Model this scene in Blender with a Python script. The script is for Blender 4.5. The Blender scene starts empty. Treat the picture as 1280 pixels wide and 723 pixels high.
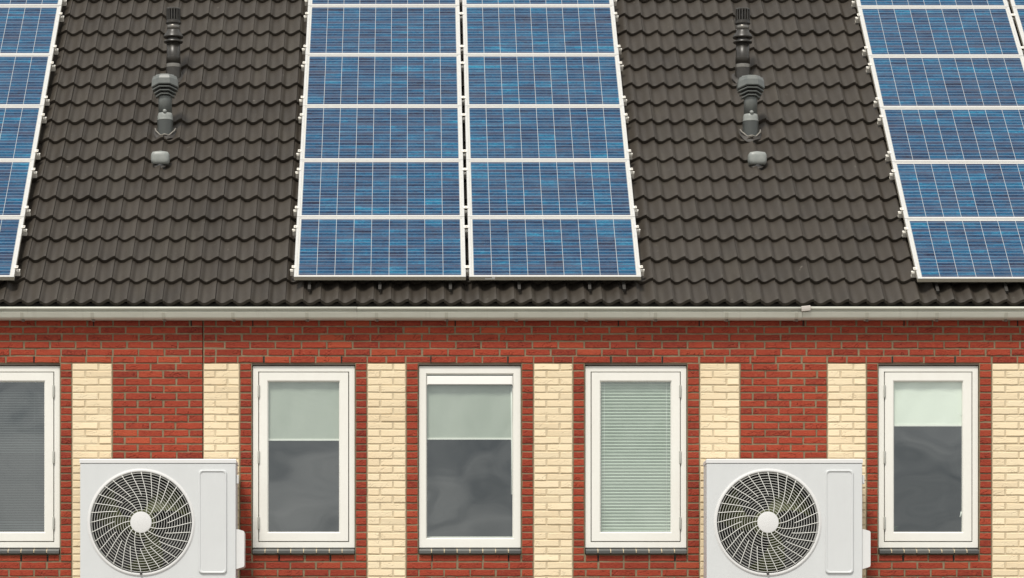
import bpy, math, random
from mathutils import Vector, Matrix
R = math.radians
random.seed(7)
scene = bpy.context.scene
COL = scene.collection

# ------------------------------------------------------------------ survey of the site (metres)
F, CX, HY = 4146.0, 515.0, 979.0      # focal length, camera axis and horizon of the photograph (its pixels)
CAM_Z = 1.7
PITCH = R(40)
WALL = 28.53                          # distance from the camera to the brick face
def X(px, d=WALL): return (px - CX) * d / F
def Z(py, d=WALL): return CAM_Z + (HY - py) * d / F

# ------------------------------------------------------------------ mesh builder
class MB:
    def __init__(s): s.v = []; s.f = []; s.m = []; s.a = []; s.sm = []
    def face(s, idx, m=0, a=0.5, smooth=False):
        s.f.append(tuple(idx)); s.m.append(m); s.a.append(a); s.sm.append(smooth)
    def quad(s, p, m=0, a=0.5, smooth=False):
        b = len(s.v); s.v += [tuple(q) for q in p]; s.face(range(b, b + len(p)), m, a, smooth)
    def box(s, x0, x1, y0, y1, z0, z1, m=0, a=0.5, c=0.0):
        """box, its four -Y edges chamfered by c"""
        b = len(s.v)
        if c > 0:
            s.v += [(x0+c,y0,z0+c),(x1-c,y0,z0+c),(x1-c,y0,z1-c),(x0+c,y0,z1-c),
                    (x0,y0+c,z0),(x1,y0+c,z0),(x1,y0+c,z1),(x0,y0+c,z1),
                    (x0,y1,z0),(x1,y1,z0),(x1,y1,z1),(x0,y1,z1)]
            s.face((b,b+1,b+2,b+3), m, a)
            for o in (0, 4):
                for i in range(4):
                    j = (i+1) % 4
                    s.face((b+o+j, b+o+i, b+o+4+i, b+o+4+j), m, a)
            s.face((b+11,b+10,b+9,b+8), m, a)
        else:
            s.v += [(x,y,z) for x in (x0,x1) for y in (y0,y1) for z in (z0,z1)]
            for q in ((0,1,3,2),(4,6,7,5),(0,4,5,1),(2,3,7,6),(0,2,6,4),(1,5,7,3)):
                s.face([b+i for i in q], m, a)
    def loops(s, rings, close=True, m=0, a=0.5, smooth=False, cap0=False, cap1=False):
        n = len(rings[0]); b = len(s.v)
        for r in rings: s.v += [tuple(p) for p in r]
        for k in range(len(rings)-1):
            for i in range(n if close else n-1):
                j = (i+1) % n
                s.face((b+k*n+i, b+k*n+j, b+(k+1)*n+j, b+(k+1)*n+i), m, a, smooth)
        if cap0: s.face([b+i for i in reversed(range(n))], m, a)
        if cap1: s.face([b+(len(rings)-1)*n+i for i in range(n)], m, a)
    def lathe(s, prof, seg=32, c=(0,0,0), axis='z', m=0, a=0.5, smooth=True, rot=0.0, cap0=True, cap1=True, squash=1.0):
        if len(prof) > 2 and smooth:
            cut = None
            for k in range(1, len(prof)-1):
                a0 = math.atan2(prof[k][1]-prof[k-1][1], prof[k][0]-prof[k-1][0]); a1 = math.atan2(prof[k+1][1]-prof[k][1], prof[k+1][0]-prof[k][0])
                if abs((a1-a0+math.pi) % (2*math.pi)-math.pi) > R(38): cut = k; break
            if cut:
                s.lathe(prof[:cut+1], seg, c, axis, m, a, smooth, rot, cap0, False, squash)
                s.lathe(prof[cut:], seg, c, axis, m, a, smooth, rot, False, cap1, squash)
                return
        rings = []
        for r, h in prof:
            ring = []
            for i in range(seg):
                t = 2*math.pi*i/seg + rot
                u, w = r*math.cos(t), r*math.sin(t)
                if axis == 'z': p = (c[0]+u, c[1]+w*squash, c[2]+h)
                elif axis == 'y': p = (c[0]+u, c[1]+h, c[2]+w)
                else: p = (c[0]+h, c[1]+u, c[2]+w)
                ring.append(p)
            rings.append(ring)
        s.loops(rings, True, m, a, smooth, cap0, cap1)
    def tube(s, pts, r, seg=6, closed=False, m=0, a=0.5, flat=1.0):
        pts = [Vector(p) for p in pts]; n = len(pts); rings = []
        for i, p in enumerate(pts):
            if closed: t = pts[(i+1) % n] - pts[i-1]
            else: t = pts[min(i+1, n-1)] - pts[max(i-1, 0)]
            t.normalize()
            up = Vector((0,1,0)) if abs(t.y) < 0.9 else Vector((1,0,0))
            u = t.cross(up).normalized(); w = t.cross(u).normalized()
            rings.append([p + u*r*math.cos(2*math.pi*k/seg) + w*r*flat*math.sin(2*math.pi*k/seg) for k in range(seg)])
        if closed: rings.append(rings[0])
        s.loops(rings, True, m, a, True, not closed, not closed)
    def build(s, name, mats, parent=None, autosmooth=False):
        me = bpy.data.meshes.new(name); me.from_pydata(s.v, [], s.f); me.update()
        if not isinstance(mats, (list, tuple)): mats = [mats]
        for m in mats: me.materials.append(m)
        me.polygons.foreach_set('material_index', s.m)
        me.polygons.foreach_set('use_smooth', s.sm)
        at = me.attributes.new('shade', 'FLOAT', 'FACE'); at.data.foreach_set('value', s.a)
        if s.v: 
            import bmesh
            bm = bmesh.new(); bm.from_mesh(me); bmesh.ops.recalc_face_normals(bm, faces=bm.faces); bm.to_mesh(me); bm.free()
        o = bpy.data.objects.new(name, me); COL.objects.link(o)
        if parent: o.parent = parent
        return o

def empty(name, label, cat, loc=(0,0,0), rot=(0,0,0), group=None):
    o = bpy.data.objects.new(name, None); COL.objects.link(o)
    o.empty_display_size = 0.2
    o.location = loc; o.rotation_euler = rot
    o['label'] = label; o['category'] = cat
    if group: o['group'] = group
    return o
def clone(o, parent=None):
    c = o.copy(); COL.objects.link(c)
    if parent: c.parent = parent
    for ch in list(o.children): clone(ch, c)
    return c

# ------------------------------------------------------------------ materials
def mat(name, base=(.5,.5,.5), rough=.5, metal=0.0, spec=.5):
    m = bpy.data.materials.new(name); m.use_nodes = True
    b = m.node_tree.nodes['Principled BSDF']
    b.inputs['Base Color'].default_value = (*base, 1); b.inputs['Roughness'].default_value = rough
    b.inputs['Metallic'].default_value = metal; b.inputs['Specular IOR Level'].default_value = spec
    return m
class NT:
    def __init__(s, m): s.t = m.node_tree; s.n = s.t.nodes; s.l = s.t.links; s.b = s.n['Principled BSDF']
    def new(s, t, **k):
        x = s.n.new(t)
        for a, v in k.items(): setattr(x, a, v)
        return x
    def set(s, node, key, v):
        if hasattr(v, 'is_linked') or isinstance(v, bpy.types.NodeSocket): s.l.new(v, node.inputs[key])
        else: node.inputs[key].default_value = v
    def math(s, op, a, b=0.0, c=None, clamp=False):
        x = s.new('ShaderNodeMath', operation=op, use_clamp=clamp)
        s.set(x, 0, a); s.set(x, 1, b)
        if c is not None: s.set(x, 2, c)
        return x.outputs[0]
    def mix(s, f, a, b, blend='MIX'):
        x = s.new('ShaderNodeMix', data_type='RGBA', blend_type=blend)
        s.set(x, 0, f)
        s.set(x, 6, a if not isinstance(a, tuple) else (*a, 1)); s.set(x, 7, b if not isinstance(b, tuple) else (*b, 1))
        return x.outputs[2]
    def noise(s, vec, scale, detail=3, rough=.55, out=0, dim='3D'):
        x = s.new('ShaderNodeTexNoise', noise_dimensions=dim)
        if vec is not None: s.l.new(vec, x.inputs['Vector'])
        x.inputs['Scale'].default_value = scale; x.inputs['Detail'].default_value = detail; x.inputs['Roughness'].default_value = rough
        return x.outputs[out]
    def ramp(s, f, stops):
        x = s.new('ShaderNodeValToRGB'); e = x.color_ramp.elements
        while len(e) < len(stops): e.new(.5)
        for q, (p, c) in zip(e, stops): q.position = p; q.color = (*c, 1) if len(c) == 3 else c
        s.l.new(f, x.inputs[0]); return x.outputs[0]
    def maprange(s, f, a, b, c, d):
        x = s.new('ShaderNodeMapRange'); s.l.new(f, x.inputs[0])
        for i, v in zip((1,2,3,4), (a,b,c,d)): s.set(x, i, v)
        return x.outputs[0]
    def obj(s): return s.new('ShaderNodeTexCoord').outputs['Object']
    def shade(s): return s.new('ShaderNodeAttribute', attribute_name='shade').outputs['Fac']
    def mapping(s, vec, scale=(1,1,1), loc=(0,0,0), rot=(0,0,0)):
        x = s.new('ShaderNodeMapping'); s.l.new(vec, x.inputs[0]); x.inputs['Scale'].default_value = scale
        x.inputs['Location'].default_value = loc; x.inputs['Rotation'].default_value = rot
        return x.outputs[0]
    def bump(s, h, strength=.4, dist=.003, normal=None):
        x = s.new('ShaderNodeBump'); x.inputs['Strength'].default_value = strength; x.inputs['Distance'].default_value = dist
        s.l.new(h, x.inputs['Height'])
        if normal is not None: s.l.new(normal, x.inputs['Normal'])
        s.l.new(x.outputs[0], s.b.inputs['Normal']); return x.outputs[0]
    def base(s, c): s.l.new(c, s.b.inputs['Base Color'])
    def rough(s, c): s.l.new(c, s.b.inputs['Roughness'])

def brick_mat(name, stops, spots, bumpd):
    m = mat(name, rough=.85, spec=.25); t = NT(m); o = t.obj()
    c = t.ramp(t.shade(), stops)
    n1 = t.noise(t.mapping(o, (1, 1, 2.2)), 34, 5, .65)
    c = t.mix(t.maprange(n1, .38, .66, 0, .62), c, spots[0])
    n2 = t.noise(t.mapping(o, (1, 1, 1.8), (7, 3, 1)), 95, 4, .7)
    c = t.mix(t.maprange(n2, .58, .70, 0, spots[3]), c, spots[1])
    n3 = t.noise(t.mapping(o, (1, 1, 1), (3, 9, 2)), 11, 5, .7)
    c = t.mix(t.maprange(n3, .64, .76, 0, spots[4]), c, spots[2])
    pat = t.noise(t.mapping(o, (.6, 1, 1), (2, 2, 2)), 1.4, 4, .6)              # damp and sooty patches over the wall
    c = t.mix(t.maprange(pat, .42, .7, 0, .30), c, spots[1])
    t.base(c)
    # creases of hand-moulded clay: a few stretched dents per brick, plus sand grain
    vo = t.new('ShaderNodeTexWave', wave_type='BANDS', bands_direction='Z')
    t.l.new(t.mapping(o, (1, 1, 1), (0, 0, 0), (0, .5, 0)), vo.inputs[0]); vo.inputs['Scale'].default_value = 9
    vo.inputs['Distortion'].default_value = 14; vo.inputs['Detail'].default_value = 3; vo.inputs['Detail Scale'].default_value = 1.6
    dent = t.maprange(vo.outputs['Fac'], .0, .18, 0, 1)
    msk = t.maprange(t.noise(t.mapping(o, (1, 1, 1.5), (1, 5, 8)), 9, 2), .52, .62, 0, 1)
    dent = t.math('MULTIPLY', t.math('SUBTRACT', 1.0, dent), msk)
    h = t.math('SUBTRACT', t.math('ADD', t.math('MULTIPLY', n1, 1.0), t.math('MULTIPLY', n2, .5)), t.math('MULTIPLY', dent, 1.3))
    t.bump(h, 1.0, bumpd*1.6)
    return m
M = {}
M['red'] = brick_mat('red brick', [(0,(.185,.023,.015)),(.3,(.265,.036,.020)),(.65,(.32,.045,.023)),(1,(.385,.068,.031))],
                     [(.38,.078,.036),(.11,.016,.013),(.52,.28,.19),.85,.5], .004)
M['cream'] = brick_mat('cream brick', [(0,(.73,.595,.40)),(.5,(.78,.655,.45)),(1,(.81,.695,.49))],
                     [(.81,.68,.47),(.62,.47,.28),(.73,.58,.37),.35,.4], .0014)
def mortar(name, a, b):
    m = mat(name, rough=.95, spec=.1); t = NT(m); o = t.obj()
    n = t.noise(o, 14, 5, .7); t.base(t.mix(t.maprange(n, .3, .7, 0, 1), a, b))
    t.bump(t.noise(o, 160, 3, .7), .6, .002); return m
M['mortar'] = mortar('brown mortar', (.175,.138,.085), (.27,.213,.137))
M['mortar_pale'] = mortar('pale mortar', (.53,.44,.30), (.62,.525,.365))
M['joint'] = mat('open joint', (.012,.010,.009), .9)
# roof tile
m = M['tile'] = mat('roof tile', rough=.5, spec=.3); t = NT(m); o = t.obj()
c = t.ramp(t.shade(), [(0,(.029,.0235,.018)),(.5,(.0355,.0288,.022)),(1,(.042,.0345,.027))])
n = t.noise(t.mapping(o, (1,.5,.5)), 5, 5, .65)
c = t.mix(t.maprange(n, .35, .7, 0, .45), c, (.054,.0445,.034))
n2 = t.noise(o, 60, 4, .7); c = t.mix(t.maprange(n2, .62, .8, 0, .4), c, (.026,.021,.016))
n4 = t.noise(t.mapping(o, (1,1,1), (4,1,7)), 17, 3, .5); c = t.mix(t.maprange(n4, .735, .77, 0, .55), c, (.17,.155,.13))
st = t.noise(t.mapping(o, (2.2,.28,.28), (5,2,9)), 2.2, 6, .7); c = t.mix(t.maprange(st, .50, .72, 0, .38), c, (.066,.058,.044))
lich = t.noise(t.mapping(o, (1,1,1), (9,4,3)), 42, 2, .5); c = t.mix(t.math('MULTIPLY', t.maprange(lich, .70, .74, 0, .6), t.maprange(t.noise(o, 1.3, 2), .45, .6, 0, 1)), c, (.115,.115,.085))
t.base(c); t.rough(t.maprange(n, .3, .7, .48, .66)); t.bump(t.math('ADD', t.noise(o, 220, 3, .7), t.math('MULTIPLY', n2, .9)), .6, .0022)
M['underlay'] = mat('roof underlay', (.02,.018,.016), .9)
M['paint'] = mat('cream white paint', (.80,.765,.66), .35); t = NT(M['paint']); o = t.obj()
t.base(t.mix(t.maprange(t.noise(t.mapping(o,(1,1,.35)), 6, 5, .7), .4, .75, 0, .5), (.765,.755,.70), (.71,.695,.635))); t.bump(t.noise(o, 120, 2), .08, .001)
M['gutter'] = mat('grey white gutter plastic', (.45,.45,.37), .4); t = NT(M['gutter']); o = t.obj()
c = t.mix(t.maprange(t.noise(t.mapping(o,(.6,3,3)), 5, 6, .7), .35, .75, 0, .75), (.57,.57,.495), (.46,.455,.385))
c = t.mix(t.maprange(t.noise(t.mapping(o,(9,1,.8)), 3, 4, .6), .6, .8, 0, .4), c, (.33,.31,.25)); t.base(c)
M['bracket'] = mat('weathered bracket plastic', (.44,.43,.36), .5)
M['bracket_dark'] = mat('dark brown bracket foot', (.13,.105,.085), .7)  # darker brown foot below the gutter bracket
M['clip'] = mat('pale clip', (.42,.385,.345), .5)
M['alu'] = mat('aluminium frame', (.80,.78,.73), .38, .35)
t = NT(M['alu']); t.base(t.mix(t.maprange(t.noise(t.obj(), 25, 3), .35, .7, 0, .6), (.62,.615,.59), (.52,.51,.48)))
M['alu_side'] = mat('aluminium frame edge', (.40,.37,.30), .5, .1)
M['zinc'] = mat('zinc bracket', (.78,.75,.68), .4, .2)
M['dark_metal'] = mat('dark hook', (.035,.032,.028), .6)
M['sill'] = mat('glazed sill tile', (.1,.1,.1), .3, 0, .5); t = NT(M['sill'])
t.base(t.mix(t.shade(), (.07,.073,.07), (.12,.123,.115)))
M['lintel'] = mat('steel lintel', (.10,.075,.055), .6)
M['hinge'] = mat('hinge steel', (.42,.42,.38), .4, .3)
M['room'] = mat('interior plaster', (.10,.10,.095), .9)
M['blind'] = mat('roller blind cloth', (.62,.66,.60), .9); t = NT(M['blind'])
t.base(t.mix(t.maprange(t.noise(t.mapping(t.obj(),(1,1,.3)), 4, 3), .3, .7, 0, 1), (.40,.43,.385), (.45,.475,.43)))
M['blind_bright'] = mat('white roller blind cloth', (.80,.83,.77), .9)
M['pleat'] = mat('pleated blind cloth', (.52,.575,.51), .9)
M['slat'] = mat('venetian slat', (.07,.08,.085), .5)
M['box'] = mat('white blind box', (.85,.84,.80), .35)
M['cord'] = mat('white cord', (.9,.9,.88), .5)
# window glass: double pane, reflects about an eighth of the sky
g = M['glass'] = bpy.data.materials.new('window glass'); g.use_nodes = True
nt = g.node_tree; nt.nodes.clear()
out = nt.nodes.new('ShaderNodeOutputMaterial'); mx = nt.nodes.new('ShaderNodeMixShader')
tr = nt.nodes.new('ShaderNodeBsdfTransparent'); tr.inputs[0].default_value = (.88,.92,.885,1)
gl = nt.nodes.new('ShaderNodeBsdfGlossy'); gl.inputs['Roughness'].default_value = .0; gl.inputs[0].default_value = (.93,.98,1,1)
lw = nt.nodes.new('ShaderNodeLayerWeight'); lw.inputs[0].default_value = .5; fr = nt.nodes.new('ShaderNodeMath'); fr.operation = 'POWER'; fr.inputs[1].default_value = 5; nt.links.new(lw.outputs['Facing'], fr.inputs[0])
mm = nt.nodes.new('ShaderNodeMath'); mm.operation = 'MULTIPLY_ADD'; mm.inputs[1].default_value = .86; mm.inputs[2].default_value = .145; mm.use_clamp = True
tc = nt.nodes.new('ShaderNodeTexCoord'); nz = nt.nodes.new('ShaderNodeTexNoise'); nz.inputs['Scale'].default_value = 1.6; nz.inputs['Detail'].default_value = 1
bp = nt.nodes.new('ShaderNodeBump'); bp.inputs['Strength'].default_value = .2; bp.inputs['Distance'].default_value = .02
L = nt.links.new
L(tc.outputs['Object'], nz.inputs['Vector']); L(nz.outputs[0], bp.inputs['Height']); L(bp.outputs[0], gl.inputs['Normal'])
L(fr.outputs[0], mm.inputs[0]); L(mm.outputs[0], mx.inputs[0]); L(tr.outputs[0], mx.inputs[1]); L(gl.outputs[0], mx.inputs[2]); L(mx.outputs[0], out.inputs[0])
M['flue'] = mat('dark brown flue', (.055,.05,.043), .38, 0, .5); t = NT(M['flue'])
t.base(t.mix(t.maprange(t.noise(t.obj(), 20, 4, .7), .4, .7, 0, .7), (.026,.023,.019), (.044,.040,.033)))
M['steel'] = mat('weathered steel ring', (.20,.19,.17), .35, .6)
M['vent'] = mat('grey vent plastic', (.20,.215,.205), .38, 0, .5); t = NT(M['vent'])
t.base(t.mix(t.maprange(t.noise(t.mapping(t.obj(),(1,1,.4)), 16, 5, .7), .4, .7, 0, .8), (.115,.124,.117), (.165,.173,.16)))
M['vent_pale'] = mat('pale grey vent plastic', (.36,.38,.355), .4); t = NT(M['vent_pale'])
t.base(t.mix(t.maprange(t.noise(t.obj(), 18, 4, .7), .4, .7, 0, .8), (.23,.245,.23), (.29,.30,.28)))
M['vent_base'] = mat('dark grey vent pipe', (.055,.06,.056), .4)
M['vent_dark'] = mat('shaded vent core', (.03,.03,.03), .5)  # near-black colour holding the shade inside the vents
M['lead'] = mat('lead flashing', (.027,.0225,.018), .6, 0); t = NT(M['lead']); t.bump(t.noise(t.obj(), 30, 3), .5, .01)
M['sealant'] = mat('pale flashing edge', (.20,.185,.16), .5)
M['ac'] = mat('white powder coat', (.66,.67,.675), .4, 0, .5); t = NT(M['ac']); o = t.obj()
t.base(t.mix(t.maprange(t.noise(t.mapping(o,(1,1,.4)), 4, 5, .7), .4, .75, 0, .6), (.60,.615,.615), (.55,.565,.565))); t.bump(t.noise(o, 300, 2), .06, .001)
M['ac_trim'] = mat('white moulded trim', (.66,.66,.65), .35)
M['ac_wire'] = mat('off white grille wire', (.70,.70,.66), .4)
M['ac_dark'] = mat('dark fan cavity', (.012,.012,.013), .7)
M['ac_fin'] = mat('coil fins', (.03,.032,.034), .6)
M['blade'] = mat('grey green fan blade', (.070,.080,.024), .45)
M['leaf'] = mat('plant leaf', (.07,.16,.04), .5)
M['pot'] = mat('clay pot', (.3,.14,.09), .8)

# solar cell glass: 9 x 6 polycrystalline cells, three busbars each (UV in metres)
m = M['cells'] = mat('solar cells', rough=.2, spec=.06); t = NT(m)
uv = t.new('ShaderNodeUVMap', uv_map='UVMap').outputs[0]
sx = t.new('ShaderNodeSeparateXYZ'); t.l.new(uv, sx.inputs[0]); U, V = sx.outputs[0], sx.outputs[1]
PC = .1558
cu = t.math('DIVIDE', t.math('SUBTRACT', U, (1.482-9*PC)/2), PC); cv = t.math('DIVIDE', t.math('SUBTRACT', V, (1.0065-6*PC)/2), PC)
iu, iv = t.math('FLOOR', cu), t.math('FLOOR', cv); fu, fv = t.math('FRACT', cu), t.math('FRACT', cv)
rnd = t.new('ShaderNodeObjectInfo').outputs['Random']
def cellrand(su, sv, seed):
    cmb = t.new('ShaderNodeCombineXYZ'); t.l.new(su, cmb.inputs[0]); t.l.new(sv, cmb.inputs[1]); t.l.new(t.math('MULTIPLY_ADD', rnd, 91.7, seed), cmb.inputs[2])
    w = t.new('ShaderNodeTexWhiteNoise', noise_dimensions='3D'); t.l.new(cmb.outputs[0], w.inputs[0]); return w.outputs[0]
r1 = cellrand(iu, iv, 1.5)
strip = t.math('FLOOR', t.math('MULTIPLY_ADD', cv, 3.0, .5))
r2 = cellrand(iu, strip, 5.5); r3 = cellrand(t.math('MULTIPLY', iv, 0.0), strip, 9.5)
cmb = t.new('ShaderNodeCombineXYZ'); t.l.new(U, cmb.inputs[0]); t.l.new(V, cmb.inputs[1]); t.l.new(t.math('MULTIPLY', rnd, 37.0), cmb.inputs[2])
vo = t.new('ShaderNodeTexVoronoi'); t.l.new(t.mapping(cmb.outputs[0], (1, 1.6, 1)), vo.inputs[0]); vo.inputs['Scale'].default_value = 62
vx = t.new('ShaderNodeSeparateColor'); t.l.new(vo.outputs['Color'], vx.inputs[0])
soft = t.noise(t.mapping(cmb.outputs[0], (.55, 2.6, 1)), 8, 4, .6)
k = t.math('ADD', t.math('MULTIPLY', r1, .30), t.math('MULTIPLY', r2, .26))
k = t.math('ADD', k, t.math('MULTIPLY', r3, .14)); k = t.math('ADD', k, t.math('MULTIPLY', vx.outputs[0], .30))
k = t.math('ADD', k, t.math('MULTIPLY', t.math('SUBTRACT', soft, .5), 1.15)); k = t.math('ADD', k, -.02)
c = t.ramp(k, [(.04,(.013,.016,.036)),(.3,(.014,.036,.080)),(.5,(.013,.055,.118)),(.74,(.013,.092,.178)),(1,(.016,.17,.275))])
# silver grid fingers read as a faint paler band, busbars and cell gaps as lines
def line(f, pos, w):
    return t.math('LESS_THAN', t.math('ABSOLUTE', t.math('SUBTRACT', f, pos)), w)
bus = t.math('ADD', t.math('ADD', line(fv, 1/6, .018), line(fv, .5, .018)), line(fv, 5/6, .018), clamp=True)
gapv = t.math('ADD', line(fv, 0, .016), line(fv, 1, .016), clamp=True)
gapu = t.math('ADD', line(fu, 0, .011), line(fu, 1, .011), clamp=True)
near = t.math('GREATER_THAN', t.math('ABSOLUTE', t.math('SUBTRACT', fv, .5)), .40)
c = t.mix(t.math('MULTIPLY', near, .5), c, (.024,.026,.055))
c = t.mix(t.math('MULTIPLY', bus, .72), c, (.22,.30,.40))
c = t.mix(t.math('MULTIPLY', gapv, .6), c, (.22,.23,.31))
c = t.mix(t.math('MULTIPLY', gapu, .9), c, (.50,.51,.50))
inside = t.math('MULTIPLY', t.math('MULTIPLY', t.math('GREATER_THAN', cu, -.02), t.math('LESS_THAN', cu, 9.02)), t.math('MULTIPLY', t.math('GREATER_THAN', cv, -.02), t.math('LESS_THAN', cv, 6.02)))
c = t.mix(inside, (.55,.54,.50), c)
dust = t.noise(t.mapping(cmb.outputs[0], (1,.5,1)), 5, 6, .7)
c = t.mix(t.maprange(dust, .45, .8, 0, .07), c, (.30,.29,.27))
t.base(c); t.rough(t.maprange(dust, .4, .8, .12, .3))

# ------------------------------------------------------------------ ground
gm = mat('paving', (.2,.19,.175), .9); t = NT(gm); o = t.obj()
t.base(t.mix(t.noise(o, .8, 6, .7), (.16,.15,.14), (.26,.245,.22)))
b = MB(); b.quad([(-3000,-3000,0),(3000,-3000,0),(3000,3000,0),(-3000,3000,0)])
gr = b.build('ground', gm); gr['kind'] = 'structure'

# ------------------------------------------------------------------ the house
house = empty('terraced_house', 'red and cream brick terraced house with dark tiled roof and white windows', 'house', (0, WALL, 0))
OFF = Vector((0, WALL, 0))
class HB(MB):                       # builds in world coordinates, stores relative to the house
    def build(s, name, mats, parent=None, off=OFF):
        s.v = [(p[0]-off.x, p[1]-off.y, p[2]-off.z) for p in s.v]
        return MB.build(s, name, mats, parent)

ROW = 9.19; TOP = 454.3
rowz = lambda k: Z(TOP + ROW*k)
K0, K1 = -8, 46
WIN = [(-54,75), (315,444), (523,651.7), (731,859), (1098,1224)]
ZONES = [('r',-420,-119),('c',-119,-70),('f',-70,-54),('w',-54,75),('f',75,90),('c',90,140),('r',140,254),('c',254,299.5),('f',299.5,315),
         ('w',315,444),('f',444,459),('c',459,507.5),('f',507.5,523),('w',523,651.7),('f',651.7,667),('c',667,716),('f',716,731),
         ('w',731,859),('f',859,874.7),('c',874.7,924.8),('r',924.8,1034.3),('c',1034.3,1083),('f',1083,1098),('w',1098,1224),('f',1224,1240),
         ('c',1240,1290),('r',1290,1720)]
JW = .0125                          # mortar joint
def brick(b, px0, px1, k, m=0):
    j = lambda s: random.gauss(0, s)
    x0, x1 = X(px0)+JW/2, X(px1)-JW/2
    z1, z0 = rowz(k)-JW/2+j(.0007), rowz(k+1)+JW/2+j(.0007)
    x0 += j(.0012); x1 += j(.0012)
    y0 = WALL + j(.0014); y1 = WALL + .055; c = .0038
    a = min(1, max(0, random.gauss(.5, .25)))
    nseg = max(2, int((x1-x0)/.05))
    # wavy hand-moulded arrises
    bot = [z0 + j(.0011) for _ in range(nseg+1)]; top = [z1 + j(.0011) for _ in range(nseg+1)]
    xs = [x0 + (x1-x0)*i/nseg for i in range(nseg+1)]
    xf = [min(max(x, x0+c), x1-c) for x in xs]
    tilt = j(.0010)
    s = len(b.v)
    for i in range(nseg+1):
        b.v += [(xs[i], y1, bot[i]), (xs[i], y0+c, bot[i]), (xf[i], y0+tilt, bot[i]+c), (xf[i], y0-tilt, top[i]-c), (xs[i], y0+c, top[i]), (xs[i], y1, top[i])]
    for i in range(nseg):
        for q in range(5): b.face((s+6*i+q, s+6*i+6+q, s+6*i+7+q, s+6*i+1+q), m, a)
    for i, fl in ((0, False), (nseg, True)):
        b.face([s+6*i+q for q in range(6)], m, a)
def course(b, p0, p1, k, phase, unit=32.05):
    """running bond from p0 to p1; phase = length of the first brick"""
    e = [p0]; p = p0 + phase
    while p < p1 - 6: e.append(p); p += unit + random.gauss(0, .35)
    e.append(p1)
    for i in range(len(e)-1): brick(b, e[i], e[i+1], k)
def even(b, marks, k):
    for p0, p1 in zip(marks, marks[1:]):
        n = max(1, round((p1-p0)/32.0))
        for i in range(n): brick(b, p0+(p1-p0)*i/n, p0+(p1-p0)*(i+1)/n, k)
WEEP_TOP = [-28, 42.5, 329.8, 427, 538.8, 635, 763.8, 828, 1115.6, 1194]
WEEP_BOT = [(-37.5, 26.5, 59.5), (349, 413), (540, 635.8), (747.8, 843.7), (1129, 1192)]
red = HB()
for k in range(K0, 0):
    if k == -1:
        even(red, [-420, -28, 42.5, 75, 140, 254], k); even(red, [254, 269.5, 297, 329.8, 427, 459, 507, 538.8, 635, 667, 716, 763.8, 828, 874, 1034, 1083, 1115.6, 1194, 1240, 1720], k)
    else:
        ph = (16, 27)[k % 2] if k < -1 else 16
        course(red, -420, 254, k, 32 if k % 2 else 16); course(red, 254, 1720, k, ph)
for k in range(0, K1):
    for i, (t_, p0, p1) in enumerate(ZONES):
        if t_ == 'r':
            course(red, p0, p1, k, 32 if k % 2 else 16)
        elif t_ == 'f' and k <= 25: brick(red, p0, p1, k)
        elif t_ == 'w' and k >= 26:
            a0, a1 = ZONES[i-1][1], ZONES[i+1][2]
            if k == 26:
                w = WEEP_BOT[[q[0] for q in WIN].index(p0)]
                even(red, [a0, p0, *w, p1, a1], k)
            elif k % 2: course(red, a0, a1, k, 32)
            else: course(red, a0, a1, k, 16)
wall = red.build('brick_wall', M['red'], house); wall['label'] = 'red brick wall'
b = HB(); y0, y1 = WALL+.007, WALL+.11                     # mortar body behind the bricks with the window openings left out
zt, zb = rowz(0), rowz(K1)
b.box(X(-420), X(252.9), y0, y1, zt, rowz(K0)); b.box(X(254.1), X(1720), y0, y1, zt, rowz(K0))
prev = -420
zs = rowz(26)
for (p0, p1) in WIN + [(1720, 1720)]:
    segs = [(prev, p0)]
    if prev < 254 < p0: segs = [(prev, 253.2), (254.2, p0)]
    for q0, q1 in segs:
        if q1 > q0: b.box(X(q0), X(q1), y0, y1, zs, zt)
    prev = p1
b.box(X(-420), X(1720), y0, y1, zb, zs)
b.box(X(252.9), X(254.1), WALL+.05, y1, zt, rowz(K0), 1)
for w in WEEP_TOP: b.box(X(w)-.0058, X(w)+.0058, WALL+.0045, WALL+.02, rowz(0)+.003, rowz(-1)-.004, 1)
for ws in WEEP_BOT:
    for w in ws: b.box(X(w)-.0058, X(w)+.0058, WALL+.0045, WALL+.02, rowz(27)+.003, rowz(26)-.004, 1)
for w in (117, 239, 316, 569, 773, 874, 1004, 1130, 1272): b.box(X(w)-.005, X(w)+.005, WALL-.0035, WALL+.02, rowz(-5)+.004, rowz(-6)-.004, 1)
b.build('mortar_joints', [M['mortar'], M['joint']], house)
for t_, p0, p1 in ZONES:
    if t_ != 'c': continue
    b = HB()
    for k in range(0, K1):
        h = (p1-p0)/3
        if k % 2: brick(b, p0, p0+h, k); brick(b, p0+h, p1, k)
        else: brick(b, p0, p1-h, k); brick(b, p1-h, p1, k)
    b.box(X(p0)+.003, X(p1)-.003, WALL+.0055, WALL+.03, rowz(K1), rowz(0)-.004, 1)
    o = b.build('brick_pier', [M['cream'], M['mortar_pale']], house); o['label'] = 'cream brick strip'
# lower wall, outside the picture: same brickwork as a procedural surface
m = M['lower'] = mat('brickwork below', rough=.9); t = NT(m)
br = t.new('ShaderNodeTexBrick'); t.l.new(t.mapping(t.obj(), (1,1,1), (0,0,0), (R(90),0,0)), br.inputs[0])
for kk, vv in (('Color1',(.29,.038,.020,1)),('Color2',(.22,.028,.017,1)),('Mortar',(.20,.16,.10,1)),('Scale',1),('Mortar Size',.005),('Brick Width',.22),('Row Height',.0632)): br.inputs[kk].default_value = vv
t.base(br.outputs[0])
b = HB(); b.box(X(-420), X(1720), WALL, WALL+.11, 0, rowz(K1)); b.build('lower_wall', M['lower'], house)
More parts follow.
